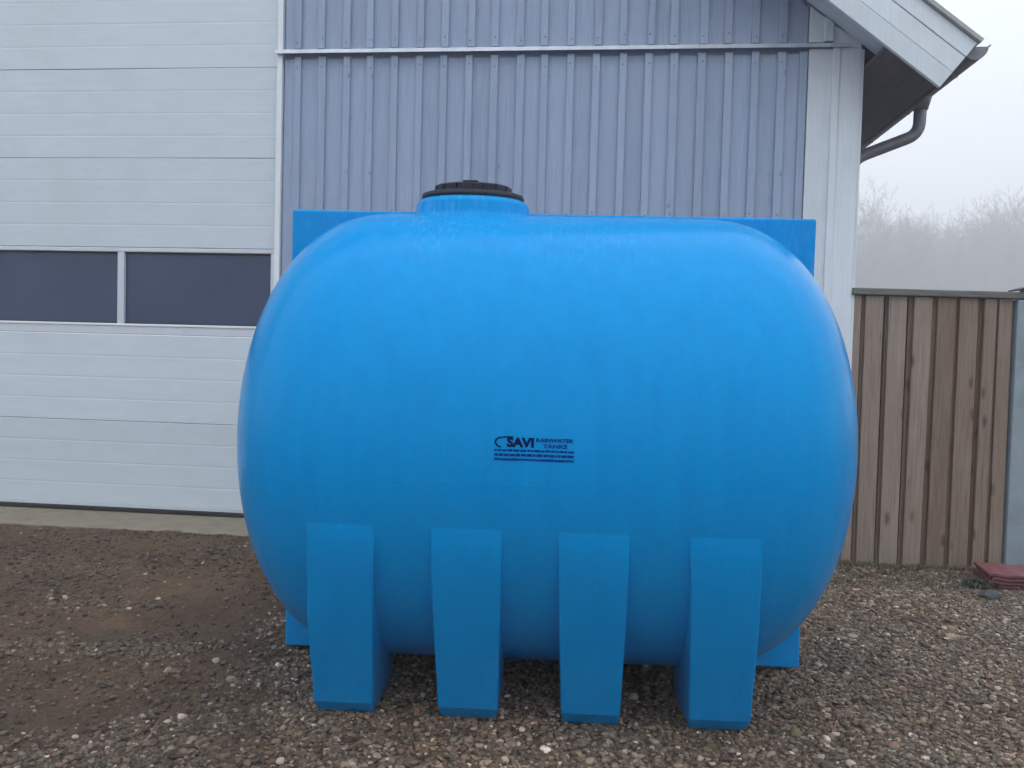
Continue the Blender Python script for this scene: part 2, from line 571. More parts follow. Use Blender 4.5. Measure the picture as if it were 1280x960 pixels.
def stones(name, px, py, rad, sub, smooth, label, sink=0.35, zoff=0.0):
    n = len(px)
    V, Fc = ico(sub)
    nv, nf = len(V), len(Fc)
    variants = []
    for k in range(40):
        j = V * (1 + rng.normal(0, 0.13 if sub == 1 else 0.085, (nv, 1)))
        if sub > 1:      # cut flat facets
            for _ in range(5):
                d = rng.normal(size=3); d /= np.linalg.norm(d)
                s = j @ d
                lim = rng.uniform(0.55, 0.85)
                j = j - np.outer(np.maximum(s - lim, 0), d) * 0.9
        variants.append(j)
    variants = np.array(variants)
    base = variants[rng.integers(0, 40, n)]                        # n,nv,3
    sc3 = np.stack([rng.uniform(0.95, 1.35, n), rng.uniform(0.7, 1.0, n), rng.uniform(0.42, 0.75, n)], 1)
    P = base * sc3[:, None, :]
    th, tilt, az = rng.uniform(0, 6.283, n), rng.normal(0, 0.35, n), rng.uniform(0, 6.283, n)
    # tilt about x, then spin about z
    cy, sy = np.cos(tilt)[:, None], np.sin(tilt)[:, None]
    y2 = P[:, :, 1] * cy - P[:, :, 2] * sy
    z2 = P[:, :, 1] * sy + P[:, :, 2] * cy
    ca, sa = np.cos(th)[:, None], np.sin(th)[:, None]
    x3 = P[:, :, 0] * ca - y2 * sa
    y3 = P[:, :, 0] * sa + y2 * ca
    z0 = ground_base(px, py) + ground_fine(px, py)
    W = np.stack([x3 * rad[:, None] + px[:, None], y3 * rad[:, None] + py[:, None],
                  z2 * rad[:, None] + (z0 + rad * (0.5 - sink) + zoff)[:, None]], -1).reshape(-1, 3)
    faces = (Fc[None] + (np.arange(n) * nv)[:, None, None]).reshape(-1, 3)
    me = bpy.data.meshes.new(name)
    me.vertices.add(len(W))
    me.vertices.foreach_set('co', W.ravel())
    me.loops.add(faces.size)
    me.loops.foreach_set('vertex_index', faces.ravel().astype(np.int32))
    me.polygons.add(len(faces))
    me.polygons.foreach_set('loop_start', np.arange(0, faces.size, 3, dtype=np.int32))
    me.polygons.foreach_set('use_smooth', np.full(len(faces), smooth))
    me.update(calc_edges=True)
    c = PAL[rng.choice(len(PAL), n, p=PW)] * rng.uniform(0.5, 1.45, (n, 1)) * np.array([1.14, 1.0, 0.87]) * (0.72 + 0.56 * vnoise(px, py, 1.9, 61))[:, None] * (1 + (vnoise(px, py, 2.7, 62) - 0.5)[:, None] * np.array([0.16, 0.0, -0.16]))
    c = np.repeat(np.concatenate([c, np.ones((n, 1))], 1), nv, 0)
    a = me.color_attributes.new('stone_colour', 'FLOAT_COLOR', 'POINT')
    a.data.foreach_set('color', c.ravel().astype(np.float32))
    me.materials.append(MAT['stone'])
    return tag(link(name, me), label, 'gravel', kind='stuff')

def m_stone():
    m, t, b = new_mat('mixed_stone')
    a = N(t, 'ShaderNodeAttribute', attribute_name='stone_colour')
    f = noise(t, coords(t), 140.0, 4, 0.65)
    c = hsv(t, a.outputs['Color'], value=ramp(t, f, [(0.3, (0.7, 0.7, 0.7)), (0.7, (1.25, 1.25, 1.25))]))
    L(t, c, b.inputs['Base Color'])
    b.inputs['Roughness'].default_value = 0.75
    b.inputs['Specular IOR Level'].default_value = 0.35
    bump(t, b, f, 0.5, 0.004)
    return m
MAT['stone'] = m_stone()

def in_view(x, y):
    return (np.abs(x + 0.0) < 0.72 * y + 0.35) & (y > 2.15)

def clear_of_walls(x, y):
    front = 5.996 - (x - 0.609) * 0.1016           # line of the facade
    ok = y < front - np.where(x < 2.45, 0.06, -9)
    ok &= ~((x < -1.2) & (y > 5.80 - (x + 1.958) * 0.055 - 0.0))
    ok &= ~((x > 2.3) & (y > 5.74))
    return ok

def scatter(nc, rlo, rhi, pw, dens_fn):
    x = rng.uniform(-4.6, 4.6, nc)
    y = rng.uniform(2.1, 6.0, nc)
    keep = in_view(x, y) & clear_of_walls(x, y) & (rng.random(nc) < dens_fn(x, y))
    # behind the tank nothing of the ground can be seen from near the camera
    keep &= ~((np.abs(x - 0.16 * y / 3.5) < 0.9) & (y > 3.62))
    x, y = x[keep], y[keep]
    r = rlo + (rhi - rlo) * rng.random(len(x)) ** pw
    return x, y, r

dens_all = lambda x, y: np.clip(gravel_mask(x, y), 0.02, 1)
dens_big = lambda x, y: np.clip(gravel_mask(x, y) * (0.55 + 0.6 * vnoise(x, y, 2.2, 33)), 0.006, 1)
x, y, r = scatter(190000, 0.0050, 0.0105, 1.3, dens_all)
stones('fine_gravel', x, y, r, 1, False, 'fine grey brown gravel covering the yard around the tank')
x, y, r = scatter(36000, 0.009, 0.018, 2.0, dens_big)
stones('coarse_gravel', x, y, r, 2, True, 'coarse mixed pebbles lying over the fine gravel', sink=0.2)
x, y, r = scatter(500, 0.018, 0.028, 1.6, lambda x, y: np.clip(gravel_mask(x, y), 0.1, 1) * 0.8)
stones('loose_stones', x, y, r, 2, True, 'larger loose stones strewn over the gravel and earth', sink=0.15)
# crumbs of earth on the bare part
x, y, r = scatter(70000, 0.004, 0.017, 2.6, lambda x, y: (1 - gravel_mask(x, y)) * np.clip(vnoise(x, y, 3.1, 44) * 1.6 - 0.35, 0.05, 1))
PALB, PWB = PAL, PW
PAL = np.array([(0.085, 0.068, 0.058), (0.105, 0.086, 0.072), (0.070, 0.058, 0.050), (0.135, 0.115, 0.098), (0.30, 0.28, 0.25)])
PW = np.array([30, 30, 25, 12, 2.0]); PW = PW / PW.sum()
stones('earth_crumbs', x, y, r, 1, False, 'crumbs of damp brown earth in front of the door')
PAL, PW = PALB, PWB

# ------------------------------------------------------------------ building
YAW = R(5.8)
shed = empty('workshop_building', (0.60904, 5.99592, 0.0), -YAW)
tag(shed, 'blue grey timber clad workshop with a white sectional door and white eave boards', 'building')
TAN = math.tan(R(38.2))
CO, SI = math.cos(R(38.2)), math.sin(R(38.2))
RIDGE_U = -4.45
def soffit_z(u):
    return 3.626 + TAN * (1.836 - u) if u > RIDGE_U else 3.626 + TAN * (1.836 - (2 * RIDGE_U - u))
DOOR_L, DOOR_R, DOOR_T = -6.45, -2.485, 4.24
ULEFT = 2 * RIDGE_U - 1.83

# structural wall behind the boards
wall = prism('wall', [(DOOR_R + 0.03, -0.25), (1.815, -0.25), (1.815, soffit_z(1.815) + 0.05), (RIDGE_U, soffit_z(RIDGE_U)), (ULEFT, soffit_z(ULEFT)),
                      (ULEFT, -0.25), (DOOR_L - 0.03, -0.25), (DOOR_L - 0.03, DOOR_T + 0.03), (DOOR_R + 0.03, DOOR_T + 0.03)],
             'y', 0.024, 0.2, MAT['clad'], shed)
prism('side_wall', [(0.2, -0.25), (9.0, -0.25), (9.0, 3.75), (0.2, 3.75)], 'x', 1.70, 1.815, MAT['clad'], shed)
prism('plinth', [(DOOR_R + 0.02, -0.25), (1.822, -0.25), (1.822, 0.16), (DOOR_R + 0.02, 0.16)], 'y', 0.004, 0.0235, MAT['concrete'], shed)

bat_u = [-2.326 + 0.19 * i for i in range(20)]
bat_u = [u + random.uniform(-0.004, 0.004) for u in bat_u]
edges = [DOOR_R + 0.045] + bat_u + [1.466]
def upright(name, ua, ub, ya, yb, z0, z1a, z1b, mat, lean=0.0):
    """board with a top cut along the roof slope"""
    cu = (ua + ub) / 2
    bm = bmesh.new()
    pr = []
    for yy in (ya, yb):
        pr.append([bm.verts.new((ua - cu, yy, 0)), bm.verts.new((ub - cu, yy, 0)), bm.verts.new((ub - cu + lean, yy, z1b - z0)), bm.verts.new((ua - cu + lean, yy, z1a - z0))])
    a, b = pr
    bm.faces.new(a)
    bm.faces.new(list(reversed(b)))
    for i in range(4):
        bm.faces.new((a[i], b[i], b[(i + 1) % 4], a[(i + 1) % 4]))
    bmesh.ops.recalc_face_normals(bm, faces=bm.faces[:])
    bmesh.ops.bevel(bm, geom=bm.edges[:], offset=0.003, segments=1, affect='EDGES')
    return finish(name, bm, mat, wall, loc=(cu, 0, z0))

RAIL_Z = 3.63
for i in range(len(edges) - 1):
    a, b = edges[i] + 0.004, edges[i + 1] - 0.004
    dy = random.uniform(-0.0025, 0.0025)
    upright('board', a, b, 0.0 + dy, 0.022, 0.17, RAIL_Z - 0.045, RAIL_Z - 0.045, MAT['clad'])
    upright('board', a, b, 0.0 - dy, 0.022, RAIL_Z + 0.02, min(soffit_z(a), 4.9) - 0.004, min(soffit_z(b), 4.9) - 0.004, MAT['clad'])
for i, u in enumerate(bat_u):
    wd = random.uniform(0.026, 0.030)
    dy = random.uniform(0, 0.003)
    upright('batten', u - wd, u + wd, -0.024 - dy, -0.0035, 0.165, RAIL_Z - 0.035 + random.uniform(-0.004, 0.003), RAIL_Z - 0.035, MAT['clad'], random.uniform(-0.004, 0.004))
    u2 = u + random.uniform(-0.01, 0.012)
    z1 = min(soffit_z(u2 + wd), 4.9) - 0.006
    upright('batten', u2 - wd, u2 + wd, -0.024 - dy, -0.0035, RAIL_Z + 0.026, min(soffit_z(u2 - wd), 4.9) - 0.006, z1, MAT['clad'])
_b = bmesh.new()
bmesh.ops.create_uvsphere(_b, u_segments=8, v_segments=5, radius=0.0065)
for v in _b.verts:
    v.co.y *= 0.4
SCREW = bpy.data.meshes.new('screw')
_b.to_mesh(SCREW)
_b.free()
SCREW.materials.append(MAT['zinc'])
for u in bat_u:
    for zz in (RAIL_Z + 0.085, RAIL_Z - 0.12, 2.42):
        link('screw', SCREW, wall, (u + random.uniform(-0.006, 0.006), -0.0265, zz + random.uniform(-0.02, 0.02)))
# half covered last lower batten beside the corner boards
upright('batten', 1.408, 1.462, -0.022, -0.0035, 0.165, RAIL_Z - 0.035, RAIL_Z - 0.035, MAT['clad'])

# drip flashing that runs across the cladding
fl = prism('flashing', [(0.0, RAIL_Z + 0.024), (-0.046, RAIL_Z + 0.012), (-0.060, RAIL_Z - 0.020), (-0.054, RAIL_Z - 0.021), (-0.042, RAIL_Z + 0.006), (0.0, RAIL_Z + 0.018)],
           'x', DOOR_R - 0.012, 1.745, MAT['flash'], shed)

# white corner boards
def corner_board(ua, ub, ya, yb, z0, z1a, z1b):
    o = upright('corner_board', ua, ub, ya, yb, z0, z1a, z1b, MAT['white_wood'])
    o.parent = shed
    return o
for (z0, za) in ((0.1, RAIL_Z - 0.019), (RAIL_Z + 0.026, None)):
    def zt(u, za=za):
        return za if za else max(soffit_z(u) - 0.005, RAIL_Z + 0.03)
    if za:
        corner_board(1.470, 1.642, -0.026, 0.022, z0, za, za)
        corner_board(1.632, 1.682, -0.046, -0.0265, z0, za, za)
        corner_board(1.684, 1.832, -0.034, 0.022, z0, za, za)
    else:
        corner_board(1.470, 1.575, -0.026, 0.022, z0, zt(1.470), zt(1.575))
        corner_board(1.568, 1.629, -0.046, -0.0265, z0, zt(1.568), zt(1.629))
        corner_board(1.631, 1.832, -0.020, 0.022, z0 - 0.04, zt(1.631), zt(1.832))
box('corner_return', (1.8325, -0.03, 0.1), (1.852, 0.13, 3.60), MAT['white_wood'], shed, 0.003)

# --- sectional door
door = empty('sectional_door', (0, 0, 0))
door.parent = shed
secs = [0.062, 0.745, 1.44, 2.135, 2.84, 3.54, DOOR_T]
DY = 0.035
def ribbed_panel(z0, z1, nr=4):
    H = z1 - z0 - 0.003
    prof = [(0.0, 0.006)]
    prof += [(-0.001, 0.0)] if False else []
    step = H / nr
    pts = [(0.003, 0.0), (0.0, 0.004)]
    for k in range(1, nr):
        z = k * step
        pts += [(0.0, z - 0.009), (0.0011, z - 0.001), (0.0011, z + 0.001), (0.0, z + 0.009)]
    pts += [(0.0, H - 0.004), (0.003, H)]
    bm = bmesh.new()
    nseg = 24
    us = [DOOR_L + 0.01 + (DOOR_R - DOOR_L - 0.02) * k / nseg for k in range(nseg + 1)]
    ph = random.uniform(0, 6)
    rows = [[bm.verts.new((u, DY + p[0] + 0.0012 * math.sin(u * 2.1 + ph), p[1])) for u in us] for p in pts]
    back0 = [bm.verts.new((u, DY + 0.045, 0.0)) for u in us]
    back1 = [bm.verts.new((u, DY + 0.045, H)) for u in us]
    rows = [back0] + rows + [back1]
    for a, b in zip(rows, rows[1:] + [rows[0]]):
        for k in range(nseg):
            bm.faces.new((a[k], a[k + 1], b[k + 1], b[k]))
    bmesh.ops.recalc_face_normals(bm, faces=bm.faces[:])
    return finish('door_panel', bm, MAT['door'], door, loc=(0, 0, z0))
for k in (0, 1, 3, 4, 5):
    ribbed_panel(secs[k], secs[k + 1])
# glazed section
W0, W1 = 1.515, 2.10
box('window_rail', (DOOR_L + 0.01, DY - 0.004, 1.443), (DOOR_R - 0.01, DY + 0.045, 1.512), MAT['alu'], door, 0.004)
box('window_rail', (DOOR_L + 0.01, DY - 0.004, 2.098), (DOOR_R - 0.01, DY + 0.045, 2.131), MAT['alu'], door, 0.004)
box('window_rail', (DOOR_L + 0.01, DY - 0.012, 1.508), (DOOR_R - 0.012, DY + 0.02, 1.527), MAT['door_trim'], door, 0.004)
muls = [-3.776, -5.07, -6.40]
for mu in muls + [-2.508]:
    box('mullion', (mu - 0.028, DY - 0.007, 1.5275), (mu + 0.028, DY + 0.04, 2.0975), MAT['alu'], door, 0.004)
spans = [(-6.37, -5.10), (-5.04, -3.806), (-3.746, -2.538)]
for a, b in spans:
    box('window_pane', (a - 0.003, DY + 0.022, 1.525), (b + 0.003, DY + 0.034, 2.100), MAT['pane'], door)
    for (p0, p1) in (((a, DY + 0.008, 1.5275), (b, DY + 0.021, 1.537)), ((a, DY + 0.008, 2.086), (b, DY + 0.021, 2.0972))):
        box('glazing_bead', p0, p1, MAT['seal'], door)
box('bottom_seal', (DOOR_L + 0.01, DY - 0.004, 0.012), (DOOR_R - 0.01, DY + 0.05, 0.046), MAT['seal'], door, 0.006)
box('bottom_rail', (DOOR_L + 0.01, DY + 0.002, 0.0465), (DOOR_R - 0.01, DY + 0.05, 0.0615), MAT['alu'], door, 0.002)
box('door_frame', (DOOR_R - 0.002, -0.03, 0.012), (DOOR_R + 0.040, 0.10, DOOR_T + 0.05), MAT['door_trim'], shed, 0.003)
box('door_frame', (DOOR_L - 0.04, -0.03, 0.012), (DOOR_L + 0.002, 0.10, DOOR_T + 0.05), MAT['door_trim'], shed, 0.003)

# --- roof: slope frame, s up the slope from the lower end of the eave board, p square to it
E0 = Vector((2.207, 0, 3.191))
def SP(s, p):
    return (E0.x - CO * s + SI * p, E0.z + SI * s + CO * p)
SL = (E0.x - RIDGE_U) / CO + 0.1
roof = prism('roof', [SP(0.02, 0.205), SP(0.02, 0.365), SP(SL, 0.365), SP(SL, 0.205)], 'y', -0.415, 9.2, MAT['dark_wood'], shed)
prism('roof_sheet', [SP(-0.012, 0.367), SP(-0.012, 0.392), SP(SL, 0.392), SP(SL, 0.367)], 'y', -0.475, 9.2, MAT['roof'], roof)
mir = lambda pt: (2 * RIDGE_U - pt[0], pt[1])
prism('roof_slope', [mir(SP(-0.03, 0.205)), mir(SP(-0.03, 0.392)), mir(SP(SL - 0.12, 0.392)), mir(SP(SL - 0.12, 0.205))], 'y', -0.45, 9.2, MAT['roof'], shed)
for (p0, p1, yo) in ((0.0, 0.121, 0.0), (0.125, 0.247, 0.004), (0.251, 0.361, 0.001)):
    prism('bargeboard', [SP(0, p0), SP(0, p1), SP(SL, p1), SP(SL, p0)], 'y', -0.45 + yo, -0.42 + yo, MAT['white_wood'], shed, 0.003)
# boarded underside of the gable overhang
for k, (y0, y1) in enumerate(((-0.412, -0.285), (-0.281, -0.150), (-0.146, -0.026))):
    prism('soffit_board', [SP(0.33, 0.116 + 0.001 * k), SP(0.33, 0.2), SP(SL, 0.2), SP(SL, 0.116 + 0.001 * k)], 'y', y0, y1, MAT['white_wood'], shed, 0.003)
# eave boards on the long side, fascia, gutter, down pipe
prism('fascia', [(2.290, 3.285), (2.312, 3.285), (2.312, 3.375), (2.290, 3.375)], 'y', -0.405, 9.0, MAT['dark_wood'], shed, 0.003)
prism('eave_soffit', [(1.86, 3.46), (2.288, 3.295), (2.288, 3.315), (1.86, 3.485)], 'y', -0.40, 9.0, MAT['dark_wood'], shed)
bm = bmesh.new()
gc, gr = (2.445, 3.475), 0.082
prof = []
for k in range(13):
    a = math.pi + math.pi * k / 12
    prof.append((gc[0] + gr * math.cos(a), gc[1] + gr * math.sin(a) * 1.05))
inner = [(gc[0] + (x - gc[0]) * 0.94, gc[1] + (z - gc[1]) * 0.94) for x, z in reversed(prof)]
ring = prof + [(gc[0] + gr + 0.014, gc[1] + 0.004), (gc[0] + gr + 0.012, gc[1] + 0.016)] + inner
va = [bm.verts.new((x, -0.39, z)) for x, z in ring]
vb = [bm.verts.new((x, 9.0, z)) for x, z in ring]
for i in range(len(ring)):
    j = (i + 1) % len(ring)
    bm.faces.new((va[i], va[j], vb[j], vb[i]))
bm.faces.new(list(reversed(va)))
bm.faces.new(vb)
cap = [bm.verts.new((x, -0.386, z)) for x, z in prof]
bm.faces.new(cap)
bmesh.ops.recalc_face_normals(bm, faces=bm.faces[:])
gut = finish('gutter', bm, MAT['zinc'], shed)
for yy in (-0.1, 0.75, 1.6, 2.45):
    box('gutter_bracket', (2.324, yy, 3.375), (2.46, yy + 0.025, 3.390), MAT['zinc'], gut)
bm = bmesh.new()
path = arc_path([(2.41, 0.40, 3.45), (2.405, 0.40, 3.12), (1.93, 0.40, 2.93), (1.93, 0.40, 2.60), (1.93, 0.40, 0.1)], 0.09)
tube_bm(bm, path, 0.045, 16)
finish('downpipe', bm, MAT['zinc'], shed, smooth=True)
bm = bmesh.new()
tube_bm(bm, [(2.41, 0.40, 3.44), (2.41, 0.40, 3.38), (2.409, 0.40, 3.30)], [0.085, 0.072, 0.052], 16)
finish('gutter_outlet', bm, MAT['zinc'], shed, smooth=True)

# concrete strip under the door
bm = bmesh.new()
n = 60
top, bot = [], []
for k in range(n + 1):
    u = DOOR_L - 0.4 + (-2.0 - DOOR_L + 0.4) * k / n
    e = -0.445 + random.uniform(-0.012, 0.012)
    top.append((bm.verts.new((u, 0.4, 0.011)), bm.verts.new((u, e + 0.02, 0.004 + random.uniform(-0.004, 0.004))), bm.verts.new((u, e - 0.01, -0.012)), bm.verts.new((u, e - 0.012, -0.2))))
for a, b in zip(top, top[1:]):
    for j in range(3):
        bm.faces.new((a[j], a[j + 1], b[j + 1], b[j]))
bmesh.ops.recalc_face_normals(bm, faces=bm.faces[:])
ap = finish('concrete_apron', bm, MAT['concrete'])
ap.location = shed.location
ap.rotation_euler = shed.rotation_euler
tag(ap, 'mossy concrete strip along the foot of the white door', 'pavement', kind='structure')

# ------------------------------------------------------------------ tank
TY = R(2.8)
tank = empty('water_tank', (0.16, 3.545, 0.0), -TY)
tag(tank, 'large bright blue plastic water tank lying on four front legs before the building', 'tank')
RT, ZC, LS, LA = 0.949, 1.006, 0.622, 0.630
UC = -0.016
NX, NTH = 120, 128
def body_r(x):
    t = max(0.0, (abs(x) - LS) / LA)
    return RT * max(0.0, 1 - t ** 2.45) ** (1 / 2.2)
bm = bmesh.new()
rows = []
for i in range(NX + 1):
    f = i / NX * 2 - 1
    # denser towards the tips
    x = (LS + LA) * math.sin(f * math.pi / 2)
    r = body_r(x)
    if i in (0, NX):
        rows.append([bm.verts.new((UC + x, 0, ZC))])
        continue
    rows.append([bm.verts.new((UC + x, -r * math.sin(2 * math.pi * k / NTH), ZC + r * math.cos(2 * math.pi * k / NTH))) for k in range(NTH)])
for a, b in zip(rows, rows[1:]):
    if len(a) == 1:
        for k in range(NTH):
            bm.faces.new((a[0], b[k], b[(k + 1) % NTH]))
    elif len(b) == 1:
        for k in range(NTH):
            bm.faces.new((a[k], b[0], a[(k + 1) % NTH]))
    else:
        for k in range(NTH):
            bm.faces.new((a[k], b[k], b[(k + 1) % NTH], a[(k + 1) % NTH]))
bmesh.ops.recalc_face_normals(bm, faces=bm.faces[:])
body = finish('body', bm, MAT['tank'], tank, smooth=True)

# square plate moulded round the middle of the body
bm = bmesh.new()
add_box(bm, (-1.165, 0.0, 0.004), (1.143, 0.13, 1.980), 0.014, 3)
finish('square_flange', bm, MAT['tank'], tank, smooth=False)

# legs: front face leans in towards the foot, foot edge chamfered
def leg(u_top, u_bot, w_top, w_bot, back=False):
    bm = bmesh.new()
    s = 1 if back else -1
    NC_ = 8
    lv = [(-0.022, 0.578), (0.042, 0.640), (0.16, 0.692), (0.30, 0.760), (0.42, 0.816), (0.54, 0.875), (0.62, 0.91), (0.69, 0.94), (0.75, 0.96), (0.80, 0.96), (0.85, 0.96)]
    fr, bk = [], []
    for z, yo in lv:
        ff = min(max(z / 0.78, 0), 1)
        uc = u_bot + (u_top - u_bot) * ff
        hw = (w_bot + (w_top - w_bot) * ff) / 2 - (0.004 if z < 0.035 else 0.0)
        proud = float(0.042 * (1 - sstep(0.45, 0.84, np.asarray(z))) - 0.012 * sstep(0.74, 0.85, np.asarray(z)))
        row = []
        for k in range(NC_ + 1):
            u = uc - hw + 2 * hw * k / NC_
            r = body_r(u - UC)
            d = r * r - (z - ZC) ** 2
            y_ = min(yo, math.sqrt(d) + proud) if d > 0 and z > 0.5 else yo
            row.append(bm.verts.new((u, s * y_, z)))
        fr.append(row)
        bk.append([bm.verts.new((uc - hw - 0.004, s * 0.28, z)), bm.verts.new((uc + hw + 0.004, s * 0.28, z))])
    for i in range(len(lv) - 1):
        for k in range(NC_):
            bm.faces.new((fr[i][k], fr[i][k + 1], fr[i + 1][k + 1], fr[i + 1][k]))
        bm.faces.new((bk[i][0], fr[i][0], fr[i + 1][0], bk[i + 1][0]))
        bm.faces.new((fr[i][NC_], bk[i][1], bk[i + 1][1], fr[i + 1][NC_]))
        bm.faces.new((bk[i][1], bk[i][0], bk[i + 1][0], bk[i + 1][1]))
    bm.faces.new(fr[0] + [bk[0][1], bk[0][0]])
    bm.faces.new(fr[-1] + [bk[-1][1], bk[-1][0]])
    bmesh.ops.recalc_face_normals(bm, faces=bm.faces[:])
    bm.normal_update()
    es = [e for e in bm.edges if e.calc_face_angle(0) > 0.5]
    bmesh.ops.bevel(bm, geom=es, offset=0.008, segments=2, affect='EDGES', profile=0.55)
    o = finish('leg', bm, MAT['tank'], tank, smooth=True)
    o.data.set_sharp_from_angle(angle=R(11))
    return o
LEGS = [(-0.678, -0.732, 0.242, 0.222), (-0.253, -0.262, 0.242, 0.222), (0.168, 0.194, 0.240, 0.216), (0.599, 0.667, 0.240, 0.222)]
for a in LEGS:
    leg(*a)
for a in LEGS:
    leg(*a, back=True)

# neck and lid: the mouth dips a little towards the front
def lathe(bm, prof, c, n=64):
    rr = [[bm.verts.new((c[0] + r * math.cos(2 * math.pi * k / n), c[1] + r * math.sin(2 * math.pi * k / n), z)) for k in range(n)] for r, z in prof]
    for a, b in zip(rr, rr[1:]):
        for k in range(n):
            bm.faces.new((a[k], a[(k + 1) % n], b[(k + 1) % n], b[k]))
    bm.faces.new(rr[-1])
    bm.faces.new(list(reversed(rr[0])))
NC = (-0.352, -0.02)
bm = bmesh.new()
lathe(bm, [(0.330, 1.80), (0.290, 1.905), (0.262, 1.945), (0.250, 1.962), (0.247, 1.995), (0.238, 2.012), (0.218, 2.024), (0.20, 2.026)], NC)
neck = finish('neck', bm, MAT['tank'], tank, smooth=True)
bm = bmesh.new()
lathe(bm, [(0.200, 2.020), (0.222, 2.024), (0.224, 2.034), (0.219, 2.046), (0.206, 2.050), (0.165, 2.0505)], NC)
for e in bm.edges: e.smooth = True
lid = finish('lid', bm, MAT['black'], tank)
bm = bmesh.new()
lathe(bm, [(0.164, 2.048), (0.163, 2.080), (0.158, 2.085), (0.128, 2.0875), (0.02, 2.089)], NC)
for k in range(16):            # grip ribs round the raised middle
    a = 2 * math.pi * k / 16
    bmx = bmesh.new()
    c, s = math.cos(a), math.sin(a)
    r = bmesh.ops.create_cube(bm, size=1.0)
    for v in r['verts']:
        lx, ly, lz = v.co.x * 0.008, v.co.y * 0.02, v.co.z * 0.030
        v.co = Vector((NC[0] + (0.164 + lx) * c - ly * s, NC[1] + (0.164 + lx) * s + ly * c, 2.0655 + lz))
    bmx.free()
finish('cap', bm, MAT['black'], lid)
bm = bmesh.new()
add_box(bm, (NC[0] - 0.03, NC[1] - 0.155, 2.087), (NC[0] + 0.035, NC[1] - 0.10, 2.0925), 0.002)
finish('cap_handle', bm, MAT['black'], lid)
_piv = Vector((NC[0], NC[1], 1.96))
_rot = Matrix.Translation(_piv) @ Matrix.Rotation(R(3.6), 4, 'X') @ Matrix.Translation(-_piv)
for o_ in (neck, lid):
    o_.matrix_local = _rot

bm = bmesh.new()
ZS = 0.925
sp_ = []
for i in range(81):
    x = (LS + LA * 0.985) * math.sin((i / 80 * 2 - 1) * math.pi / 2)
    sp_.append((UC + x, -math.sqrt(max(body_r(x) ** 2 - (ZS - ZC) ** 2, 0.0)) + 0.0005, ZS))
tube_bm(bm, sp_, 0.0011, 6)
finish('mould_seam', bm, MAT['tank'], body, smooth=True)

# print on the body: wraps round the curved front
def wrap_print(name, tri_co, tri_idx, mat, parent):
    """(u, z) outline points laid on the cylinder 1.5 mm proud of it"""
    me = bpy.data.meshes.new(name)
    rr = RT + 0.0015
    vs = []
    for u, z in tri_co:
        a = (z - ZC) / RT
        vs.append((u, -rr * math.cos(a), ZC + rr * math.sin(a)))
    me.from_pydata(vs, [], tri_idx)
    me.materials.append(mat)
    return link(name, me, parent)

def text_print(name, body_txt, u0, u1, z0, z1, mat, bold=0.0, slope=0.0):
    cu = bpy.data.curves.new(name, 'FONT')
    cu.body = body_txt
    cu.size = 1.0
    cu.offset = bold
    cu.resolution_u = 3
    ob = bpy.data.objects.new(name, cu)
    col.objects.link(ob)
    dg = bpy.context.evaluated_depsgraph_get()
    me = bpy.data.meshes.new_from_object(ob.evaluated_get(dg))
    v = np.array([x.co[:2] for x in me.vertices])
    f = [list(p.vertices) for p in me.polygons]
    bpy.data.objects.remove(ob)
    bpy.data.curves.remove(cu)
    mn, mxx = v.min(0), v.max(0)
    v = (v - mn) / (mxx - mn)
    pts = [(u0 + (u1 - u0) * a, z0 + (z1 - z0) * b + slope * (u1 - u0) * a) for a, b in v]
    return wrap_print(name, pts, f, mat, body)

def strip_print(name, quads, mat):
    pts, f = [], []
    for (a, b, c, d) in quads:          # u0,u1,z0,z1
        k = len(pts)
        pts += [(a, c), (b, c), (b, d), (a, d)]
        f.append((k, k + 1, k + 2, k + 3))
    return wrap_print(name, pts, f, mat, body)

text_print('brand_lettering', 'SAVI', -0.126, -0.037, 1.0525, 1.0855, MAT['ink'], bold=0.055)
# open ring round the first letter
pts, f = [], []
for k in range(23):
    a = R(75 + 190 * k / 22)
    for rr in (0.021, 0.0155):
        pts.append((-0.142 + rr * math.cos(a) * 1.15, 1.0685 + rr * math.sin(a) * 0.86))
    if k:
        f.append((2 * k - 2, 2 * k - 1, 2 * k + 1, 2 * k))
k = len(pts)
pts += [(-0.137, 1.0885), (-0.105, 1.0885), (-0.105, 1.0835), (-0.137, 1.0835)]
f.append((k, k + 1, k + 2, k + 3))
wrap_print('brand_ring', pts, f, MAT['ink'], body)
text_print('print_line', 'RAINWATER', -0.030, 0.092, 1.0715, 1.0850, MAT['ink_pale'], bold=0.04)
text_print('print_line', 'TANKS', -0.008, 0.072, 1.0525, 1.0660, MAT['ink_pale'], bold=0.04)
for z, hh in ((1.0425, 0.0068), (1.0275, 0.0082), (1.0130, 0.0068)):
    qs, u = [], -0.166
    while u < 0.094:
        ln = random.uniform(0.006, 0.022)
        if z < 1.02:
            ln = random.uniform(0.02, 0.05)
        qs.append((u, min(u + ln, 0.095), z - hh / 2 + random.uniform(-.0006, .0006), z + hh / 2 + random.uniform(-.0008, .0008)))
        u += ln + (random.uniform(0.0016, 0.003) if z > 1.02 else 0.0008)
    strip_print('small_print_row', qs, MAT['ink_pale'])

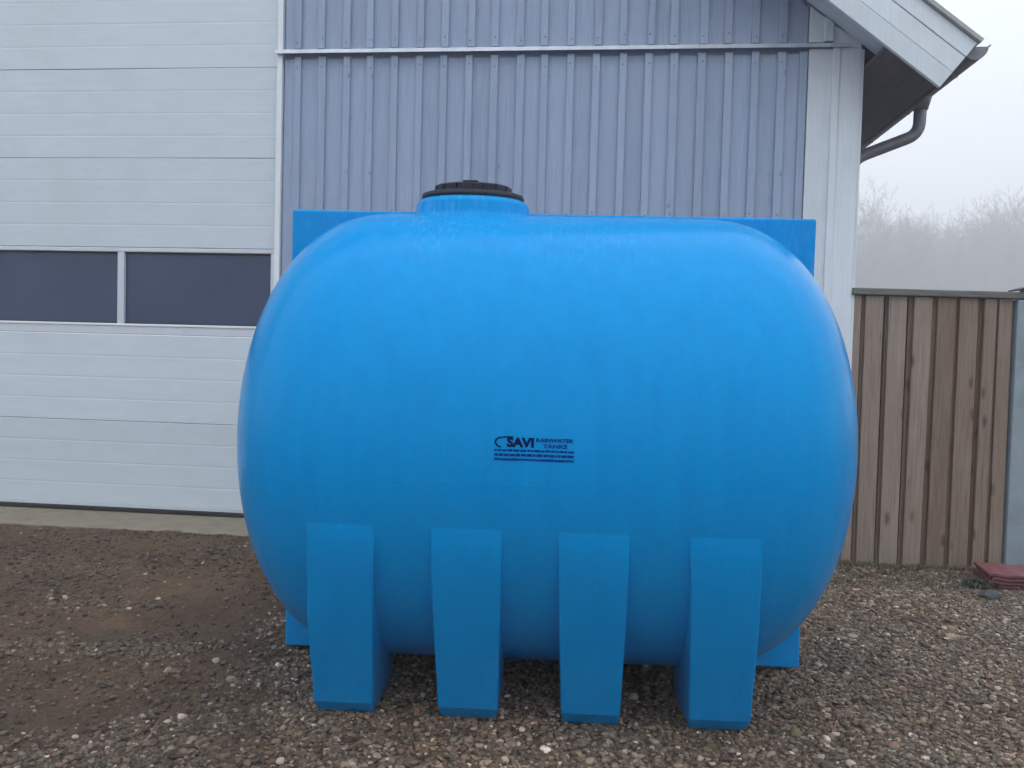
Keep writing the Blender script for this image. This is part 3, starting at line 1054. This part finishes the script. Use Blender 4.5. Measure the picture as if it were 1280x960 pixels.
# ------------------------------------------------------------------ fence
FY = 5.78
fence = empty('plank_fence', (2.43, FY, -0.12))
tag(fence, 'weathered brown board on board fence joined to the white building corner', 'fence')
def plank_mesh(name, wd, th, h, mat):
    bm = bmesh.new()
    add_box(bm, (-wd / 2, 0, 0), (wd / 2, th, h), 0.004, 2)
    me = bpy.data.meshes.new(name)
    bm.to_mesh(me)
    bm.free()
    me.materials.append(mat)
    return me
PF = plank_mesh('plank', 1.0, 0.022, 1.965, MAT['plank'])
PB = plank_mesh('plank_back', 1.0, 0.022, 1.96, MAT['plank_back'])
_b = bmesh.new()
bmesh.ops.create_uvsphere(_b, u_segments=8, v_segments=5, radius=0.0055)
for v in _b.verts:
    v.co.y *= 0.4
NAIL = bpy.data.meshes.new('nail')
_b.to_mesh(NAIL)
_b.free()
NAIL.materials.append(MAT['zinc'])
fronts = [(2.43, 2.499), (2.540, 2.668), (2.706, 2.836), (2.876, 3.003), (3.047, 3.176), (3.213, 3.347), (3.383, 3.468), (3.505, 3.600)]
for i, (a, b) in enumerate(fronts):
    me = plank_mesh('plank', b - a, 0.024, 1.963 - random.uniform(0, 0.003), MAT['plank'])
    o = link('plank', me, fence, ((a + b) / 2 - 2.43, random.uniform(-0.003, 0.003), 0.014))
    o.rotation_euler = (random.uniform(-0.003, 0.003), random.uniform(-0.004, 0.004), 0)
    for zz in (0.385, 1.09, 1.79):
        for sgn in ((-1, 1) if b - a > 0.09 else (0,)):
            link('nail', NAIL, o, (sgn * (b - a) * 0.28 + random.uniform(-0.006, 0.006), -0.001, zz + random.uniform(-0.012, 0.012)))
for i in range(len(fronts) - 1):
    a, b = fronts[i][1] - 0.03, fronts[i + 1][0] + 0.03
    a += 0.049
    me = plank_mesh('inner_plank', b - a, 0.022, 1.963, MAT['plank_back'])
    link('inner_plank', me, fence, ((a + b) / 2 - 2.43, 0.030, 0.012))
for zz in (0.35, 1.05, 1.75):
    box('cross_rail', (0.0, 0.0535, zz), (1.17, 0.098, zz + 0.09), MAT['plank_back'], fence, 0.004)
box('cap_rail', (-0.004, -0.030, 1.978), (1.40, 0.085, 2.026), MAT['rail'], fence, 0.009, 2)
# dark board added behind the open slots to stand in for their shade
box('slot_shade_board', (0.01, 0.0985, 0.02), (1.165, 0.112, 1.977), MAT['dark_wood'], fence)

post = empty('steel_post', (3.70, FY - 0.005, -0.12))
tag(post, 'pale galvanised steel post with dark cap at the end of the plank fence', 'post')
bm = bmesh.new()
add_box(bm, (-0.088, -0.02, 0.0), (0.09, 0.07, 1.972), 0.012, 2)
finish('shaft', bm, MAT['galv'], post)
prism('post_cap', [(-0.098, 2.034), (0.12, 2.066), (0.12, 2.096), (-0.02, 2.066), (-0.098, 2.044)], 'y', -0.05, 0.09, MAT['black'], post)
bm = bmesh.new()
add_box(bm, (-0.03, 0.0, 1.971), (0.06, 0.06, 2.045))
finish('post_neck', bm, MAT['galv'], post)

# stack of red sheets
stack = empty('sheet_stack', (3.34, 5.28, 0.0), R(-14))
tag(stack, 'low stack of thin dark red ribbed sheets lying against the fence foot', 'sheet stack')
zb = gz(3.34, 5.28) - 0.01
for k in range(6):
    bm = bmesh.new()
    a = -0.19 + random.uniform(-0.012, 0.012) + 0.006 * k
    n = 30
    tp, bt = [], []
    for j in range(n + 1):
        xx = a + 0.72 * j / n
        tp.append([bm.verts.new((xx, yy, 0.015 + 0.003 * math.sin(j * 1.1))) for yy in (-0.16, 0.17)])
        bt.append([bm.verts.new((xx, yy, 0.003 * math.sin(j * 1.1))) for yy in (-0.16, 0.17)])
    for j in range(n):
        bm.faces.new((tp[j][0], tp[j + 1][0], tp[j + 1][1], tp[j][1]))
        bm.faces.new((bt[j][0], bt[j][1], bt[j + 1][1], bt[j + 1][0]))
        bm.faces.new((tp[j][0], bt[j][0], bt[j + 1][0], tp[j + 1][0]))
        bm.faces.new((tp[j][1], tp[j + 1][1], bt[j + 1][1], bt[j][1]))
    bm.faces.new((tp[0][0], tp[0][1], bt[0][1], bt[0][0]))
    bm.faces.new((tp[n][0], bt[n][0], bt[n][1], tp[n][1]))
    bmesh.ops.recalc_face_normals(bm, faces=bm.faces[:])
    o = finish('sheet', bm, MAT['red'], stack, loc=(random.uniform(-0.01, 0.01), random.uniform(-0.008, 0.008), zb + 0.0235 * k))
    o.rotation_euler = (0, 0, random.uniform(-0.012, 0.012))

# dark stone in front of the stack
def rock(name, loc, size, mat, label):
    bm = bmesh.new()
    bmesh.ops.create_icosphere(bm, subdivisions=3, radius=1.0)
    ds = [Vector(rng.normal(size=3)).normalized() for _ in range(9)]
    for v in bm.verts:
        c = v.co.copy()
        for d in ds:
            s = c.dot(d)
            if s > 0.72:
                c -= d * (s - 0.72) * 0.9
        v.co = Vector((c.x * size[0], c.y * size[1], c.z * size[2])) * (1 + random.uniform(-0.02, 0.02))
    o = finish(name, bm, mat, None, smooth=True)
    o.location = loc
    tag(o, label, 'stone')
    return o
MAT['slate'] = m_simple('dark_green_grey_stone', (0.05, 0.06, 0.06), 0.7, nz=25, bmp=0.5)
rock('stone', (2.93, 4.80, gz(2.93, 4.80) + 0.018), (0.075, 0.05, 0.04), MAT['slate'], 'fist sized dark green grey stone on the gravel before the red sheets')

# ------------------------------------------------------------------ weeds and litter at the fence foot
def blades(name, spots, mat, label, hmin, hmax, wd, spread, per, cat='grass'):
    vs, fs = [], []
    for (sx, sy) in spots:
        z = gz(sx, sy) - 0.004
        for _ in range(per):
            x, y = sx + random.gauss(0, spread), sy + random.gauss(0, spread * 0.7)
            y = min(y, FY - 0.012)
            a = random.uniform(0, 6.283)
            h = random.uniform(hmin, hmax)
            ln = random.uniform(0.3, 1.6) * h
            dx, dy = math.cos(a), math.sin(a)
            wx, wy = -dy * wd, dx * wd
            k = len(vs)
            m = (x + dx * ln * 0.4, min(y + dy * ln * 0.4, FY - 0.01), z + h * 0.8)
            e = (x + dx * ln, min(y + dy * ln, FY - 0.008), z + h * random.uniform(0.4, 1.0))
            vs += [(x - wx, y - wy, z), (x + wx, y + wy, z), (m[0] - wx, m[1] - wy * 0.5, m[2]), (m[0] + wx, m[1] + wy * 0.5, m[2]), e]
            fs += [(k, k + 1, k + 3, k + 2), (k + 2, k + 3, k + 4)]
    me = bpy.data.meshes.new(name)
    me.from_pydata(vs, [], fs)
    me.materials.append(mat)
    return tag(link(name, me), label, cat, kind='stuff')
MAT['litter'] = m_simple('withered_grass', (0.105, 0.092, 0.05), 0.85, nz=6)
MAT['weed'] = m_simple('dark_weed', (0.032, 0.042, 0.026), 0.7, nz=10)
spots = [(random.uniform(2.3, 3.35), FY - 0.04 - abs(random.gauss(0, 0.06))) for _ in range(130)] + [(random.uniform(2.0, 3.4), random.uniform(5.0, 5.7)) for _ in range(60)]
blades('withered_grass', spots, MAT['litter'], 'withered olive grass and leaf litter along the fence foot', 0.008, 0.05, 0.003, 0.035, 16)
spots = [(random.gauss(3.10, 0.05), random.gauss(5.22, 0.04)) for _ in range(16)]
blades('dark_weed', spots, MAT['weed'], 'small dark weed clump left of the red sheets', 0.02, 0.085, 0.006, 0.03, 22, 'weed')
spots = [(random.uniform(-1.9, -1.25), 5.66 + random.gauss(0, 0.05)) for _ in range(30)] + [(random.uniform(-4.0, -1.2), 5.76 + random.gauss(0, 0.03)) for _ in range(40)]
blades('dry_litter', spots, MAT['litter'], 'thin withered litter along the concrete strip', 0.006, 0.025, 0.0025, 0.03, 10)

# ------------------------------------------------------------------ misty wood
MAT['bark'] = m_simple('grey_bark', (0.13, 0.13, 0.126), 0.9, nz=3)
def tree_proto(seed, h):
    rd = random.Random(seed)
    trunk, crown = ([], []), ([], [])
    def seg(store, a, b, ra, rb, n):
        d = (b - a)
        if d.length < 1e-6:
            return
        d.normalize()
        o = d.orthogonal().normalized()
        s = d.cross(o)
        vs, fs = store
        k = len(vs)
        for p, r in ((a, ra), (b, rb)):
            for j in range(n):
                t = 2 * math.pi * j / n
                vs.append(tuple(p + (o * math.cos(t) + s * math.sin(t)) * r))
        for j in range(n):
            fs.append((k + j, k + (j + 1) % n, k + n + (j + 1) % n, k + n + j))
    def grow(store, p, d, ln, r, lvl):
        nseg = 4 if lvl < 2 else 2
        n = 7 if lvl == 0 else (5 if lvl == 1 else 3)
        q = p.copy()
        for i in range(nseg):
            d2 = (d + Vector((rd.gauss(0, .10), rd.gauss(0, .10), rd.gauss(0, .06) + (0.05 if lvl else 0.0)))).normalized()
            e = q + d2 * (ln / nseg)
            ra, rb = r * (1 - 0.62 * i / nseg), r * (1 - 0.62 * (i + 1) / nseg)
            seg(store, q, e, ra, rb, n)
            q, d = e, d2
            if lvl < 4 and not (lvl == 0 and i < 1):
                for _ in range([3, 3, 3, 3][lvl]):
                    a = rd.uniform(0, 6.283)
                    sp = rd.uniform(0.45, 0.95)
                    o = d.orthogonal().normalized()
                    s = d.cross(o)
                    nd = (d + (o * math.cos(a) + s * math.sin(a)) * sp).normalized()
                    st = crown
                    f = rd.uniform(0.3, 1)
                    grow(st, q - d2 * (ln / nseg) * (1 - f), nd, ln * rd.uniform(0.42, 0.62) * (1.0 if lvl else 0.9), max(rb * 0.6, 0.026), lvl + 1)
    grow(trunk, Vector((0, 0, -0.2)), Vector((0, 0, 1)), h * 0.72, h * 0.021, 0)
    out = []
    for nm, (vs, fs) in (('trunk', trunk), ('crown', crown)):
        me = bpy.data.meshes.new(nm)
        me.from_pydata(vs, [], fs)
        me.materials.append(MAT['bark'])
        out.append(me)
    return out
protos = [tree_proto(100 + k, h) for k, h in enumerate((19, 21, 17, 23, 20))]
def plant(x, y, k, s):
    t = empty('bare_tree', (x, y, 0), random.uniform(0, 6.28))
    t.scale = (s, s, s * random.uniform(0.95, 1.08))
    tag(t, 'bare leafless tree in the misty wood beyond the fence', 'tree', 'bare trees of the misty wood')
    for nm, me in zip(('trunk', 'crown'), protos[k]):
        link(nm, me, t)
k = 0
for row, (yy, step) in enumerate(((150, 5.0), (161, 5.0), (173, 5.2))):
    x = yy * 0.36 + row * 1.1
    while x < yy * 0.78:
        px = x / yy
        # the wood stands a little taller towards the right
        s = (0.86 + 0.05 * float(sstep(0.5, 0.62, np.asarray(px))) + random.uniform(-0.06, 0.06)) * yy / 107
        plant(x + random.uniform(-0.9, 0.9), yy + random.uniform(-2.5, 2.5), k % 5, s)
        k += 1
        x += step * random.uniform(0.8, 1.2)
# undergrowth: too fine to count
vs, fs = [], []
for _ in range(5200):
    y = random.uniform(142, 185)
    x = random.uniform(0.34, 0.8) * y
    h = random.uniform(1.5, 7.0)
    a, l = random.uniform(0, 6.283), random.uniform(0.1, 1.2)
    b = random.uniform(0, 3.14)
    wx, wy = math.cos(b) * 0.07, math.sin(b) * 0.07
    k0 = len(vs)
    vs += [(x - wx, y - wy, -0.05), (x + wx, y + wy, -0.05), (x + math.cos(a) * l, y + math.sin(a) * l, h)]
    fs.append((k0, k0 + 1, k0 + 2))
me = bpy.data.meshes.new('undergrowth')
me.from_pydata(vs, [], fs)
me.materials.append(MAT['bark'])
tag(link('undergrowth', me), 'grey tangle of bare shoots under the misty wood', 'undergrowth', kind='stuff')

# low grey barn in the mist
barn = empty('distant_barn', (67.0, 133.0, 0.0), R(-8))
tag(barn, 'low grey barn faint in the mist below the wood', 'barn')
MAT['barn'] = m_simple('grey_barn_boards', (0.16, 0.16, 0.155), 0.9, nz=2)
MAT['barn_roof'] = m_simple('grey_barn_roof', (0.12, 0.12, 0.12), 0.9, nz=2)
box('barn_wall', (-3.2, -2.4, 0), (3.2, 2.4, 7.6), MAT['barn'], barn)
prism('barn_roof', [(-2.9, 7.55), (2.9, 7.55), (0, 10.2)], 'x', -3.6, 3.6, MAT['barn_roof'], barn)

# ------------------------------------------------------------------ fog
bm = bmesh.new()
add_box(bm, (-300, -300, -1.6), (300, 300, 48.0))
hm = bpy.data.materials.new('fog')
hm.use_nodes = True
ht = hm.node_tree
ht.nodes.clear()
ho = ht.nodes.new('ShaderNodeOutputMaterial')
hv = ht.nodes.new('ShaderNodeVolumePrincipled')
hv.inputs['Color'].default_value = (0.97, 0.98, 1.0, 1)
hv.inputs['Density'].default_value = 0.0056
hv.inputs['Anisotropy'].default_value = 0.2
ht.links.new(hv.outputs[0], ho.inputs['Volume'])
tag(finish('haze', bm, hm), 'even pale winter mist over the whole place', 'haze', kind='stuff')
